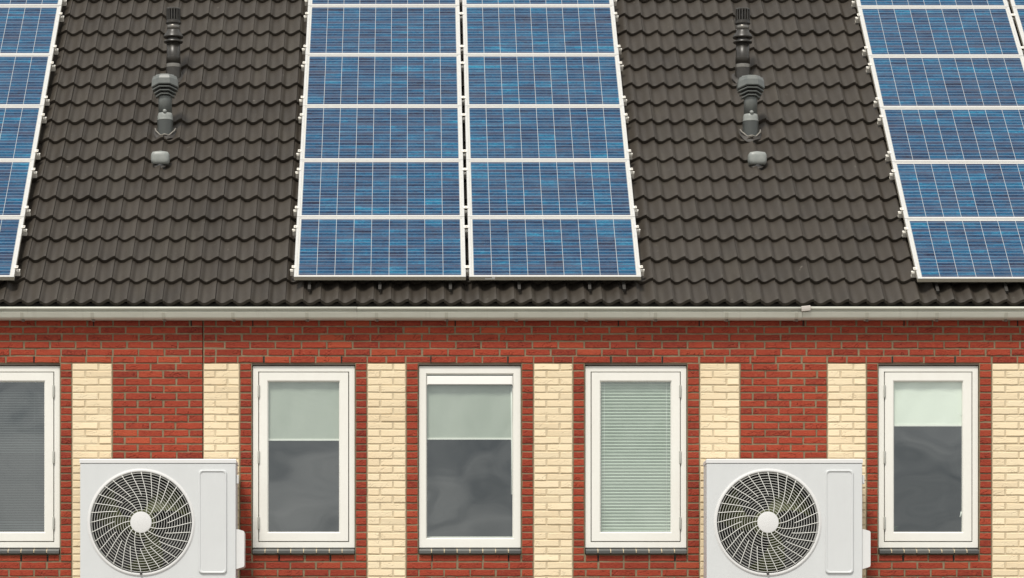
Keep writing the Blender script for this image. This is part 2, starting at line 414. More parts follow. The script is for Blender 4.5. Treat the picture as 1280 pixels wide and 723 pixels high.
# shell: back and gable walls, floor and ceiling, which keep the rooms dark
xl, xr, BACK = X(-420), X(1720), WALL+9.0
b = HB(); ze = rowz(K0)
b.box(xl, xr, BACK-.2, BACK, 0, ze); b.box(xl, xl+.2, WALL+.115, BACK-.203, 0, ze); b.box(xr-.2, xr, WALL+.115, BACK-.203, 0, ze)
b.build('rear_wall', M['lower'], house)
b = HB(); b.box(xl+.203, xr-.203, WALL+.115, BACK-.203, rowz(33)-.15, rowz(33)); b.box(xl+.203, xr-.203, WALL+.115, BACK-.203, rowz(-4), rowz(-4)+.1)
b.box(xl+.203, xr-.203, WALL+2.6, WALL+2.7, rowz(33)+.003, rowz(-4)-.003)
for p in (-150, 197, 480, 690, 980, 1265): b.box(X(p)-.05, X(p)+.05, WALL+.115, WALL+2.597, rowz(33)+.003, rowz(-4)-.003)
b.build('room_interior', M['room'], house)

# ------------------------------------------------------------------ roof of interlocking tiles
EY, EZ = 28.46, Z(378.0, 28.46)
cs, sn = math.cos(PITCH), math.sin(PITCH)
def roof_pt(x, s, h): return (x, EY + s*cs - h*sn, EZ + s*sn + h*cs)
GAUGE, WAVE = .3517, .15102
AMP = .041
def wave(u):
    """roll with a small step at the side lap, a wide pan and a slow rise"""
    if u >= 1.0: return AMP*.5
    if u < .02: v = 1 - .34*u/.02
    elif u < .31: v = .66*(.5+.5*math.cos(math.pi*(u-.02)/.29))
    elif u < .38: v = 0.0
    else: v = .5-.5*math.cos(math.pi*((u-.38)/.62))**1
    return AMP*(v-.5)
b = HB(); n_course = 20; X0 = 3.144
us = [.02,.07,.12,.17,.22,.27,.32,.38,.45,.54,.63,.72,.80,.87,.93,.97,1.0]
i0 = int((-6.4-X0)/(2*WAVE)); i1 = int((8.4-X0)/(2*WAVE))
for c in range(n_course):
    dc = random.gauss(0, .0012)
    for i in range(i0, i1+1):
        xb = X0 + i*2*WAVE + random.gauss(0, .0010)
        a = min(1, max(0, random.gauss(.5, .22)))
        dh, ds, tw = random.gauss(0, .0012), dc+random.gauss(0, .0016), random.gauss(0, .0014)
        P_ = lambda k, u, s_, lift: roof_pt(xb + (k+u)*WAVE, c*GAUGE + s_ + ds, .012 + lift + wave(u) + dh + tw*(k+u-1))
        sl = ((-.001, -.028), (.0, 0), (.005, .003), (.19, -.015), (.40, -.034))
        for k in (0, 1):
            rows = [[P_(k, u, s_, l) for u in us] for s_, l in sl]
            b.loops(rows[:2], False, 0, a, False); b.loops(rows[1:], False, 0, a, True)
            e = .003 if k == 0 else 0
            step = [[P_(k, 0.0, s_, l+e), P_(k, .02, s_, l)] for s_, l in sl]
            b.loops(step, False, 0, a, False)
S_TOP = n_course*GAUGE + .06
b.quad([roof_pt(xl, .03, -.06), roof_pt(xr, .03, -.06), roof_pt(xr, S_TOP, -.06), roof_pt(xl, S_TOP, -.06)], 1)
pr = roof_pt(0, S_TOP, 0)
hb = 2*pr[1] - roof_pt(0, 0, 0)[1]
b.quad([(xl, pr[1], pr[2]), (xr, pr[1], pr[2]), (xr, hb, EZ), (xl, hb, EZ)], 0)      # far slope
for x in (xl+.05, xr-.05):
    g_ = HB(); g_.quad([(x, WALL+.115, EZ-.06), (x, BACK-.2, EZ-.06), (x, pr[1], pr[2]-.09)]); g_.build('gable_wall', M['lower'], house)
roof = b.build('tiled_roof', [M['tile'], M['underlay']], house)
b = HB()
ring = []
for k in range(9):
    a_ = math.pi*k/8; ring.append((math.cos(a_)*.13, math.sin(a_)*.10))
b.loops([[(x, pr[1]+p[0], pr[2]-.03+p[1]) for p in ring] for x in (xl, xr)], False, 0, .5, True)
b.build('ridge', M['tile'], roof)
b = HB(); b.box(xl, xr, WALL-.018, WALL-.006, Z(391), Z(379.5)); b.build('eave_shade_board', M['underlay'], house)  # dark board added to give the shaded gap between tiles and gutter

# ------------------------------------------------------------------ gutter
GD = 28.375
gz = lambda py: Z(py, GD)
fy = GD
prof = [(fy+.014, gz(387.2)), (fy+.004, gz(387.1)), (fy-.003, gz(386.5)), (fy-.005, gz(385.2)), (fy-.002, gz(384.1)), (fy+.006, gz(383.5)), (fy+.018, gz(384.0)), (fy+.030, gz(385.5))]
rim = list(prof)
body = [(fy+.026, gz(385.7)), (fy+.026, gz(389.4)), (fy+.005, gz(390.5)), (fy+.022, gz(396.0)), (fy+.030, gz(397.2)), (fy+.042, gz(397.9)), (fy+.085, gz(398.6)), (fy+.128, gz(398.2)), (fy+.140, gz(396)), (fy+.143, gz(386)),
        (fy+.139, gz(386)), (fy+.136, gz(395.6)), (fy+.048, gz(396.4)), (fy+.032, gz(386.0))]
b = HB()
gx = [xl, X(-250, GD), X(446, GD), X(1003, GD), xr]
for a_, c_ in zip(gx, gx[1:]):
    e = .0012
    dz = random.gauss(0, .0008)
    b.loops([[(x, p[0], p[1]+dz) for p in rim] for x in (a_+e, c_-e)], True, 0, .5, True, True, True)
    b.loops([[(x, p[0], p[1]+dz) for p in body] for x in (a_+e, c_-e)], True, 0, .5, False, True, True)
gut = b.build('gutter', M['gutter'], house)
for p in (-60, 27, 115, 204, 291, 383.5, 470.5, 558, 645, 732.5, 819.5, 908.5, 996, 1084, 1171.5, 1258, 1346):
    b = HB(); x = X(p, GD); w = .014
    st = [(fy+.012, gz(389.9)), (fy+.003, gz(390.7)), (fy+.0185, gz(396.2)), (fy+.027, gz(397.6)), (fy+.040, gz(398.3)), (fy+.13, gz(399.0)),
          (fy+.13, gz(398.7)), (fy+.044, gz(397.8)), (fy+.034, gz(397)), (fy+.016, gz(390.2))]
    b.loops([[(xx, q[0], q[1]) for q in st] for xx in (x-w, x+w)], True, 0, .5, False, True, True)
    b.box(x-.004, x+.018, fy+.05, fy+.09, gz(400.6), gz(398.9), 1)
    b.build('gutter_bracket', [M['bracket'], M['bracket_dark']], gut)
b = HB(); x0_, x1_ = X(1001.8, GD), X(1013, GD)
cl = [(fy+.022, 382.6), (fy+.006, 382.0), (fy-.010, 383.2), (fy-.013, 386), (fy-.012, 388.6), (fy-.006, 388.9), (fy-.004, 385.5), (fy+.004, 383.2), (fy+.022, 383.6)]
b.loops([[(x0_, q[0], gz(q[1]+.9)) for q in cl], [(x1_, q[0], gz(q[1]-.3)) for q in cl]], True, 0, .5, False, True, True)
b.build('gutter_clip', M['clip'], gut)

# ------------------------------------------------------------------ windows
def ring_frame(b, x0, x1, z0, z1, wl, wr, wt, wb, prof, m=0):
    """mitred frame; prof = list of (fraction of the member width inward, y)"""
    rings = []
    for f, y in prof:
        a, c, d, e = x0+wl*f, x1-wr*f, z0+wb*f, z1-wt*f
        rings.append([(a,y,d),(c,y,d),(c,y,e),(a,y,e)])
    b.loops(rings, True, m)
def make_window(p0, p1, sash=True, hinge=None, seed=0, gx0=None, gx1=None):
    x0, x1 = X(p0)+.004, X(p1)-.004
    z1, z0 = Z(457.2), Z(684.7)
    fy_ = WALL+.030
    root_off = Vector((0,0,0))
    b = HB()
    cw = .0025
    if sash:
        w = .052
        ring_frame(b, x0, x1, z0, z1, w, w, w, w, [(0,fy_+.09),(0,fy_+.003),(.05,fy_),(.90,fy_),(.95,fy_+.004),(.955,fy_+.07)])
    else:
        w = .070
        ring_frame(b, x0, x1, z0, z1, w, w, .072, .088, [(0,fy_+.09),(0,fy_+.003),(.04,fy_),(.86,fy_),(.93,fy_+.008),(.93,fy_+.025),(1,fy_+.025),(1,fy_+.07)])
    b.box(x0-.003, x1+.003, WALL+.012, WALL+.10, z1+.006, rowz(0)+.006, 1)            # steel angle over the frame
    win = b.build('window', [M['paint'], M['lintel']], house)
    if sash:
        g = .0035
        sx0, sx1, sz0, sz1 = x0+w+g, x1-w-g, z0+w+g+.001, z1-w-g
        b = HB(); ww = .080
        ring_frame(b, sx0, sx1, sz0, sz1, ww, ww, ww, .082, [(0,fy_+.06),(0,fy_+.002),(.03,fy_-.002),(.86,fy_-.002),(.93,fy_+.002),(.97,fy_+.013),(1,fy_+.014),(1,fy_+.06)])
        b.build('sash', M['paint'], win)
        gx0, gx1, gz0, gz1 = sx0+ww-.004, sx1-ww+.004, sz0+.078, sz1-ww+.004
        if hinge:
            for zc in (489, 571.5, 654):
                b = HB(); hx = sx0-.002 if hinge == 'l' else sx1+.002
                b.lathe([(.0,0),(.0085,.002),(.0095,.008),(.0095,.102),(.0085,.108),(0,.110)], 12, (hx, fy_-.007, Z(zc)-.055))
                b.build('hinge', M['hinge'], win)
        gy = fy_+.022
    else:
        gx0, gx1, gz0, gz1 = x0+.066, x1-.066, z0+.084, z1-.068
        gy = fy_+.034
    b = HB(); b.box(gx0, gx1, gy, gy+.006, gz0, gz1); b.v = b.v
    b2 = HB(); b2.quad([(gx0,gy,gz0),(gx1,gy,gz0),(gx1,gy,gz1),(gx0,gy,gz1)])
    b2.build('glass_pane', M['glass'], win)
    # sill of glazed tiles with pale joints
    b = HB(); n = 8; xa, xc = X(p0)+.002, X(p1)-.002
    if p0 == 315: pass
    for i in range(n):
        u0, u1 = xa+(xc-xa)*i/n, xa+(xc-xa)*(i+1)/n
        e = .0042
        sec = [(WALL+.05, Z(684.9)), (WALL-.012, Z(687.3)), (WALL-.027, Z(688.2)), (WALL-.032, Z(689.2)), (WALL-.030, Z(692.4)), (WALL+.05, Z(692.9))]
        b.loops([[(x, q[0], q[1]) for q in sec] for x in (u0+e, u1-e)], True, 0, random.random(), False, True, True)
        if i < n-1:
            sec2 = [(WALL+.05, Z(684.9)-.003), (WALL-.010, Z(687.3)-.003), (WALL-.025, Z(688.2)-.002), (WALL-.029, Z(689.2)), (WALL-.027, Z(691.4)), (WALL+.05, Z(692.3))]
            b.loops([[(x, q[0], q[1]) for q in sec2] for x in (u1-e, u1+e)], True, 1, .5, False, True, True)
    b.build('window_sill', [M['sill'], M['mortar_pale']], win)
    b = HB(); b.box(gx0-.03, gx1+.03, WALL+.13, WALL+.33, Z(672), Z(669.5)); b.build('inner_sill', M['box'], win)
    return win, (gx0, gx1, gz0, gz1, gy)
def roller(win, g, pz, mat_, box=False):
    gx0, gx1, gz0, gz1, gy = g
    b = HB(); y = gy+.026; n = 14
    rows = []
    for k in range(13):
        z = gz1+.02 + (Z(pz)-gz1-.02)*k/12
        rows.append([(gx0-.008+(gx1-gx0+.016)*i/n, y + .0025*math.sin(i*1.1+k*.4), z) for i in range(n+1)])
    b.loops(rows, False, 0, .5, True)
    b.box(gx0-.004, gx1+.004, y-.006, y+.006, Z(pz)-.010, Z(pz)+.006, 1)
    b.build('roller_blind', [mat_, M['box']], win)
w1, g1 = make_window(315, 444, True, 'l'); roller(w1, g1, 548.5, M['blind']); w1['label'] = 'casement window with grey green blind half down'
w2, g2 = make_window(523, 651.7, False); roller(w2, g2, 547, M['blind']); w2['label'] = 'fixed window with white blind box'
gx0, gx1, gz0, gz1, gy = g2
b = HB(); zt_, zb_ = Z(469.6), Z(480.2)
b.box(gx0+.008, gx1-.008, gy-.030, gy-.003, zb_, zt_, 0, .5, .004); b.box(gx0+.004, gx0+.0075, gy-.026, gy-.003, zb_-.005, zt_); b.box(gx1-.0075, gx1-.004, gy-.026, gy-.003, zb_-.005, zt_)
b.build('blind_cassette', M['box'], w2)  # white cassette box at the head of the blind
b = HB(); xx = X(639.8); b.tube([(xx-.002, gy+.02, Z(481)), (xx, gy+.02, Z(520)), (xx+.003, gy+.02, Z(560)), (xx+.002, gy+.02, Z(617))], .0065, 6); b.build('blind_cord', M['cord'], w2)
w3, g3 = make_window(731, 859, True, 'r'); w3['label'] = 'casement window with closed pleated blind'
gx0, gx1, gz0, gz1, gy = g3
b = HB(); n = 47; rows = []
for k in range(2*n+1):
    z = gz1+.01 - (gz1-gz0+.0)*k/(2*n)
    rows.append([(gx0-.006, gy+.034+(.010 if k % 2 else -.010), z), ((gx0+gx1)/2, gy+.034+(.010 if k % 2 else -.010), z), (gx1+.006, gy+.034+(.010 if k % 2 else -.010), z)])
b.loops(rows, False); 
for f in (.06, .94): b.tube([(gx0+(gx1-gx0)*f, gy+.022, gz1), (gx0+(gx1-gx0)*f, gy+.022, gz0)], .0012, 5, m=1)
b.build('pleated_blind', [M['pleat'], M['cord']], w3)
w4, g4 = make_window(1098, 1224, True, 'l'); roller(w4, g4, 530.5, M['blind_bright']); w4['label'] = 'casement window with bright white blind partly down'
gx0, gx1, gz0, gz1, gy = g4
b = HB(); b.tube([(X(1193.5), gy+.03, Z(513)), (X(1199), gy+.028, Z(515.5)), (X(1203.8), gy+.03, Z(519))], .005, 6); b.build('blind_pull', M['cord'], w4)
b = HB(); b.tube([(X(1201.6), gy+.02, Z(645.5)), (X(1202.6), gy+.012, Z(643)), (X(1203.2), gy+.012, Z(639))], .006, 8); b.build('window_handle', M['cord'], w4)
w0, g0 = make_window(-54, 75, True, 'r'); w0['label'] = 'casement window with open slatted blind, cut by the left edge'
gx0, gx1, gz0, gz1, gy = g0
b = HB(); z = gz1
while z > gz0+.02:
    dz = .007 if z > Z(566) or z < Z(650) else .003
    b.loops([[(x, gy+.03, z-dz), (x, gy+.0425, z-dz*.1+.0015), (x, gy+.055, z+dz*.8)] for x in (gx0-.004, gx1+.004)], False)
    z -= .0215
for f in (.15, .85): b.tube([(gx0+(gx1-gx0)*f, gy+.029, gz1), (gx0+(gx1-gx0)*f, gy+.029, gz0)], .001, 5)
b.build('venetian_blind', M['slat'], w0)

# a small plant on the inner sill of the right window
pl = empty('houseplant', 'small green houseplant behind the glass in lower left corner of the rightmost window', 'plant', (X(1112), WALL+.20, Z(669.5)))
b = MB(); b.lathe([(.035,0),(.048,.055),(.05,.06),(.042,.06),(.04,.03)], 16); b.build('pot', M['pot'], pl)
b = MB()
for k in range(46):
    a_ = random.uniform(0, 2*math.pi); l = random.uniform(.05, .13); el = random.uniform(.2, 1.4)
    d = Vector((math.cos(a_)*math.cos(el), math.sin(a_)*math.cos(el)*.6, math.sin(el))); s_ = Vector((-math.sin(a_), math.cos(a_), 0))
    p = Vector((0,0,.05)); w_ = random.uniform(.010, .018)
    b.quad([p, p+d*l*.55+s_*w_, p+d*l+Vector((0,0,-.02)), p+d*l*.55-s_*w_])
b.build('leaves', M['leaf'], pl)

# ------------------------------------------------------------------ solar panels
PW, PH, PT = 1.482, 1.0045, .036
def uvquad(o):
    me = o.data; uvl = me.uv_layers.new(name='UVMap')
    for l in me.loops:
        co = me.vertices[l.vertex_index].co; uvl.data[l.index].uv = (co.x, co.y)
proto = empty('solar_panel', 'x', 'solar panel', group='blue solar panels on the roof')
b = MB(); fw, fh = .025, .017
def fr_loop(i, z): return [(i*fw, i*fh, z), (PW-i*fw, i*fh, z), (PW-i*fw, PH-i*fh, z), (i*fw, PH-i*fh, z)]
b.loops([fr_loop(0, -.002), fr_loop(.07, 0), fr_loop(.93, 0), fr_loop(1, -.002), fr_loop(1, -.006)], True, 0)
b.loops([fr_loop(.5, -PT), fr_loop(0, -PT), fr_loop(0, -.024), fr_loop(.05, -.022), fr_loop(0, -.020), fr_loop(0, -.002)], True, 1)
fr_ = b.build('frame', [M['alu'], M['alu_side']], proto)
b = MB(); b.quad([(fw-.003, fh-.003, -.005), (PW-fw+.003, fh-.003, -.005), (PW-fw+.003, PH-fh+.003, -.005), (fw-.003, PH-fh+.003, -.005)])
b.quad([(fw-.003, fh-.003, -.009), (fw-.003, PH-fh+.003, -.009), (PW-fw+.003, PH-fh+.003, -.009), (PW-fw+.003, fh-.003, -.009)])
ce = b.build('solar_cells', M['cells'], proto); uvquad(ce)
RAILS = (.155, .83)
def rail_mesh(x0, x1):
    b = MB()
    for dy in (0,): b.box(x0, x1, -.019, .019, -.042, -.0375)
    b.box(x0, x1, -.019, -.015, -.075, -.042); b.box(x0, x1, .015, .019, -.075, -.042); b.box(x0, x1, -.0149, .0149, -.075, -.071)
    return b
def outer_clamp(side):
    """end clamp gripping the frame edge plus its bolt; side -1 left, +1 right"""
    b = MB(); e = 0 if side < 0 else PW; s = side
    q = lambda a, c: (min(e+s*a, e+s*c), max(e+s*a, e+s*c))
    x0, x1 = q(-.010, .022); b.box(x0, x1, -.019, .019, .001, .006)
    x0, x1 = q(.002, .007); b.box(x0, x1, -.019, .019, -.036, .0005)
    x0, x1 = q(.007, .034); b.box(x0, x1, -.019, .019, -.037, -.031)
    b.lathe([(0,.014),(.008,.014),(.0085,.007),(.0085,.006)], 8, (e+s*.010, 0, 0), cap0=False)
    b.lathe([(.011,-.024),(.011,-.031)], 8, (e+s*.028, 0, 0))
    return b
def mid_clamp(x):
    b = MB(); b.box(x-.022, x+.022, -.02, .02, .001, .006); b.lathe([(.009,.006),(.009,.013)], 8, (x,0,0)); return b
GAPX = .0285
meshes = {}
def part(name, key, fn, mats, parent, y):
    if key not in meshes:
        o = fn().build(name, mats, parent); meshes[key] = o.data
    else:
        o = bpy.data.objects.new(name, meshes[key]); COL.objects.link(o); o.parent = parent
    o.location = (0, y, 0); return o
PY, PZ = 28.57, Z(346, 28.57)
rows_w = ['bottom', 'second lowest', 'third lowest', 'fourth lowest', 'fifth lowest', 'highest visible, cropped']
def place(xm, row, ds, outer, mid, label, first=False):
    global proto_used
    o = proto if first else clone(base_proto)
    s = row*1.010 + ds
    o.location = (xm, PY + s*cs, PZ + s*sn); o.rotation_euler = (PITCH, random.gauss(0,.0004), random.gauss(0,.0005))
    o['label'] = label
    return o
LX = X(367.3, 28.57)
cols = [  # x of left edge, slope offset, label part, rows, outer clamp side, mid clamp
    (LX, 0.0, 'middle array, left column', range(6), -1, True),
    (LX+PW+GAPX, 0.0, 'middle array, right column', range(6), +1, False),
    (X(17.5, 28.57)-PW, -.002, 'left array', range(6), +1, False),
    (X(1146.8, 28.57), -.030, 'right array, nearer column', range(6), -1, True),
    (X(1146.8, 28.57)+PW+GAPX, -.030, 'right array, corner column', (4, 5), +1, False)]
jobs = [(c, r) for c in cols for r in c[3]]
base_proto = proto
panels = []
for n_, (c, r) in enumerate(jobs):
    lab = 'blue solar panel, %s one in the %s' % (rows_w[r], c[2])
    if n_: panels.append((place(c[0], r, c[1], 0, 0, lab), c, r))
    else: first = (c, r, lab)
c, r, lab = first
panels.insert(0, (place(c[0], r, c[1], 0, 0, lab, True), c, r))
for o, c, r in panels:
    side, mid = c[4], c[5]
    a0 = -.034 if side < 0 else -GAPX/2; a1 = PW+.034 if side > 0 else PW+GAPX/2
    for ry in RAILS:
        part('mounting_rail', ('rail', side), lambda: rail_mesh(a0, a1), M['zinc'], o, ry)
        part('clamp', ('oc', side), lambda: outer_clamp(side), M['zinc'], o, ry)
        if mid: part('clamp', ('mc',), lambda: mid_clamp(PW+GAPX/2), M['zinc'], o, ry)
    if r == 0:
        hooks = {0: (386.7, 474.8, 563), 1: (649, 737, 780), 2: (-60, -10), 3: (1171, 1257), 4: ()}[cols.index(c)]
        for hp in hooks:
            hx = X(hp, 28.6) - c[0]
            b = MB(); b.box(hx-.013, hx+.013, -.075, .16, -.082, -.076); b.box(hx-.011, hx+.011, -.079, -.075, -.105, -.076)
            b.build('roof_hook', M['dark_metal'], o)
b = MB(); xx = X(617, 28.57) - cols[1][0]
b.box(xx-.012, xx+.012, -.0015, -.0005, -.018, -.004); b.box(xx-.075, xx+.012, -.0015, -.0005, -.026, -.019)
b.build('sticker', M['box'], [p[0] for p in panels if p[1] is cols[1] and p[2] == 0][0])

# ------------------------------------------------------------------ roof outlets
def roof_at(px, py):
    """point on the mean tile surface seen at a pixel of the survey"""
    a = (HY-py)/F
    s = (a*EY - (EZ-CAM_Z)) / (sn - a*cs)
    d = EY + s*cs
    return X(px, d), d, EZ + s*sn, d/F
def flashing(b, r, m, hk=1.0):
    """lead skirt dressed over the tiles: rings following the slope"""
    rings = []
    for f, h in ((1.0, .030), (1.08, .020), (1.22, .014), (1.42, .004)):
        ring = []
        for i in range(40):
            t_ = 2*math.pi*i/40; x = r*f*math.cos(t_); y = r*f*1.15*math.sin(t_)
            hh = h + (0.010*math.sin(2*math.pi*x/WAVE) if f > 1.3 else 0)
            ring.append((x, y*cs - hh*sn*.4, y*sn + hh*hk))
        rings.append(ring)
    b.loops(rings, True, m, .5, True)
    return rings[-1]
def make_flue():
    o = empty('flue_terminal', 'x', 'flue', group='dark flue terminals')
    u = .00766          # metres per survey pixel at this depth
    H = lambda py: (96.3-py)*u
    b = MB(); r = 8.4*u
    b.lathe([(r*1.13,-.12),(r*1.13,H(84)),(r*1.08,H(83.5))], 28, cap0=False); 
    b.lathe([(r*1.06,H(79)),(r*1.06,H(70.5)),(r,H(70)),(r,H(53))], 28)
    b.lathe([(r,H(53)),(r*1.36,H(52.4)),(r*1.42,H(51.4)),(r*1.36,H(50.2)),(r*.88,H(49.8)),(r*.86,H(46.9)),(r*1.42,H(46.4)),(r*1.48,H(45.2)),(r*1.40,H(43.2)),(r*1.04,H(39.5)),(r*.98,H(38)),(r*.95,H(36.5))], 28)
    b.build('pipe', M['flue'], o)
    b = MB(); b.lathe([(r*1.13,H(83.5)),(r*1.14,H(82)),(r*1.12,H(79.2)),(r*1.06,H(79))], 28, cap0=False, cap1=False); b.build('ring', M['steel'], o)
    b = MB(); b.lathe([(r*.95,H(36.5)),(r*.93,H(29.2))], 28); b.build('neck', M['steel'], o)
    b = MB(); b.lathe([(r*.93,H(29.2)),(r*1.13,H(28.8)),(r*1.15,H(27.4)),(r*1.04,H(26.6)),(r*1.04,H(24.5)),(r*.7,H(24.3))], 28)
    for k in range(16):
        t_ = 2*math.pi*(k+.5)/16; w = .46*math.pi/16
        ring0 = []
        pts = [(r*1.06, t_-w), (r*1.06, t_+w), (r*.80, t_+w), (r*.80, t_-w)]
        b.loops([[(p[0]*math.cos(p[1]), p[0]*math.sin(p[1]), z) for p in pts] for z in (H(24.5), H(13), H(11.2))], True, 0, .5, False, True, True)
    b.lathe([(r*1.05,H(12.4)),(r*1.05,H(10.6)),(r*.95,H(9.8)),(0,H(9.4))], 28)
    b.lathe([(r*.6,H(24.5)),(r*.6,H(12))], 20, m=1)
    b.build('slotted_cap', [M['flue'], M['vent_dark']], o)
    b = MB(); flashing(b, r*1.18, 0); b.build('flashing', M['lead'], o)
    return o
def make_vent():
    o = empty('roof_vent', 'x', 'roof vent', group='grey capped roof vents')
    u = .00742; H = lambda py: (168-py)*u
    b = MB(); r = 8.4*u
    b.lathe([(r*1.16,-.10),(r*1.18,H(151.6)),(r*1.08,H(151))], 28, cap0=False)
    b.build('base_pipe', M['vent_base'], o)
    b = MB(); b.lathe([(r*1.19,H(151.8)),(r*1.19,H(150.6)),(r*1.12,H(149)),(r*1.15,H(147)),(r*1.05,H(143.8)),(r,H(142.6))], 28)
    b.lathe([(.0,0),(.016,.004),(.02,.018),(.014,.03),(0,.034)], 12, (0,-r*1.0,H(143.5)))
    b.build('collar', M['vent_pale'], o)
    b = MB(); b.lathe([(r,H(144)),(r,H(124)),(r*1.04,H(123.6)),(r*1.04,H(121.5))], 28); b.build('pipe', M['vent'], o)
    ap = 1/math.cos(math.pi/8)
    def octa(b, prof, drop, m=0, cap0=True, cap1=True):
        """eight-sided hood whose two sides hang lower than its front"""
        rings = []
        for rr, z, f in prof:
            rings.append([(rr*u*ap*math.cos(t_), rr*u*ap*math.sin(t_), z - (drop*f if abs(math.cos(t_)) > .5 else 0)) for t_ in [math.pi/8+k*math.pi/4 for k in range(8)]])
        b.loops(rings, True, m, .5, False, cap0, cap1)
    b = MB()
    for py, ro in ((120.6, 11.4), (116.6, 13.4), (112.4, 15.4)):
        octa(b, [(7, H(py)+.006, 1), (ro-.4, H(py), 1), (ro, H(py)+.003, 1), (ro+.2, H(py)+.012, 1), (ro-3, H(py)+.017, 1), (7, H(py)+.018, 1)], .020)
    b.lathe([(7.0*u,H(125)),(7.2*u,H(103))], 20, m=1)  # dark core paints the shadow seen between the louvres
    b.build('louvre', [M['vent'], M['vent_dark']], o)
    b = MB()
    octa(b, [(8, H(108.6)+.004, 1), (15.8, H(108.8), 1), (16.6, H(107.6), 1), (16.0, H(101), .35), (14.4, H(97.6), 0), (12.0, H(96.8), 0), (11.2, H(95.4), 0), (6, H(94.6), 0), (.3, H(94.4), 0)], .022)
    b.build('cap', M['vent'], o)
    b = MB(); edge = flashing(b, r*1.20, 0); b.build('flashing', M['lead'], o)
    # pale welt along the lower rim of the skirt
    b = MB(); pts = []
    for k in range(25):
        x = (k/24-.5)*2*r*1.5; f = 1-(x/(r*1.5))**2
        h = .012 + .007*math.cos(2*math.pi*x/(WAVE*.5))
        y = .035 - .118*max(0, f)**.5
        pts.append((x, y*cs - h*sn, y*sn + h*cs + .02))
    b.tube(pts, .0075, 6); b.build('flashing_edge', M['sealant'], o)
    return o
def make_cap():
    o = empty('vent_cap', 'x', 'vent cap', group='low rounded vent caps')
    u = .0073
    b = MB()
    # rounded box dome: superellipse rings
    rings = []
    W, D, Hh = 11.7*u, 8.5*u, 19*u
    for k in range(9):
        t_ = -.85 + 1.85*k/8
        z = Hh*.5*(1+t_); rr = (1-abs(t_)**3.2)**(1/3.2) if abs(t_) < 1 else .02
        ring = []
        for i in range(28):
            a_ = 2*math.pi*i/28; ca, sa = math.cos(a_), math.sin(a_)
            ring.append((W*rr*math.copysign(abs(ca)**.55, ca), D*rr*math.copysign(abs(sa)**.55, sa), z-.016))
        rings.append(ring)
    b.loops(rings, True, 0, .5, True, True, True)
    b.build('dome', M['vent_pale'], o)
    b = MB(); b.lathe([(6.4*u,-.09),(6.4*u,.045)], 24); b.build('neck', M['vent_dark'], o)
    b = MB(); flashing(b, 6.2*u, 0, .3); b.build('flashing', M['lead'], o)
    return o
for fn, spots, labs in (
    (make_flue, ((216.8, 98), (928.3, 98.5)), ('dark slotted flue pipe on the left bare stretch of roof tiles', 'dark slotted flue pipe on the right bare stretch of roof tiles')),
    (make_vent, ((206.5, 167.5), (938.2, 169.0)), ('grey vent pipe with ribbed octagonal cap on the left stretch of tiles', 'grey vent pipe with ribbed octagonal cap on the right stretch of tiles')),
    (make_cap, ((200.5, 205.5), (946.5, 206.0)), ('low rounded grey vent cap below the left vent pipe', 'low rounded grey vent cap below the right vent pipe'))):
    src = fn()
    for k, (sp, lb) in enumerate(zip(spots, labs)):
        o = src if k == 0 else clone(src)
        x, y, z, _ = roof_at(*sp)
        o.location = (x, y, z); o['label'] = lb
        o.rotation_euler.z = (0, R(3))[k]

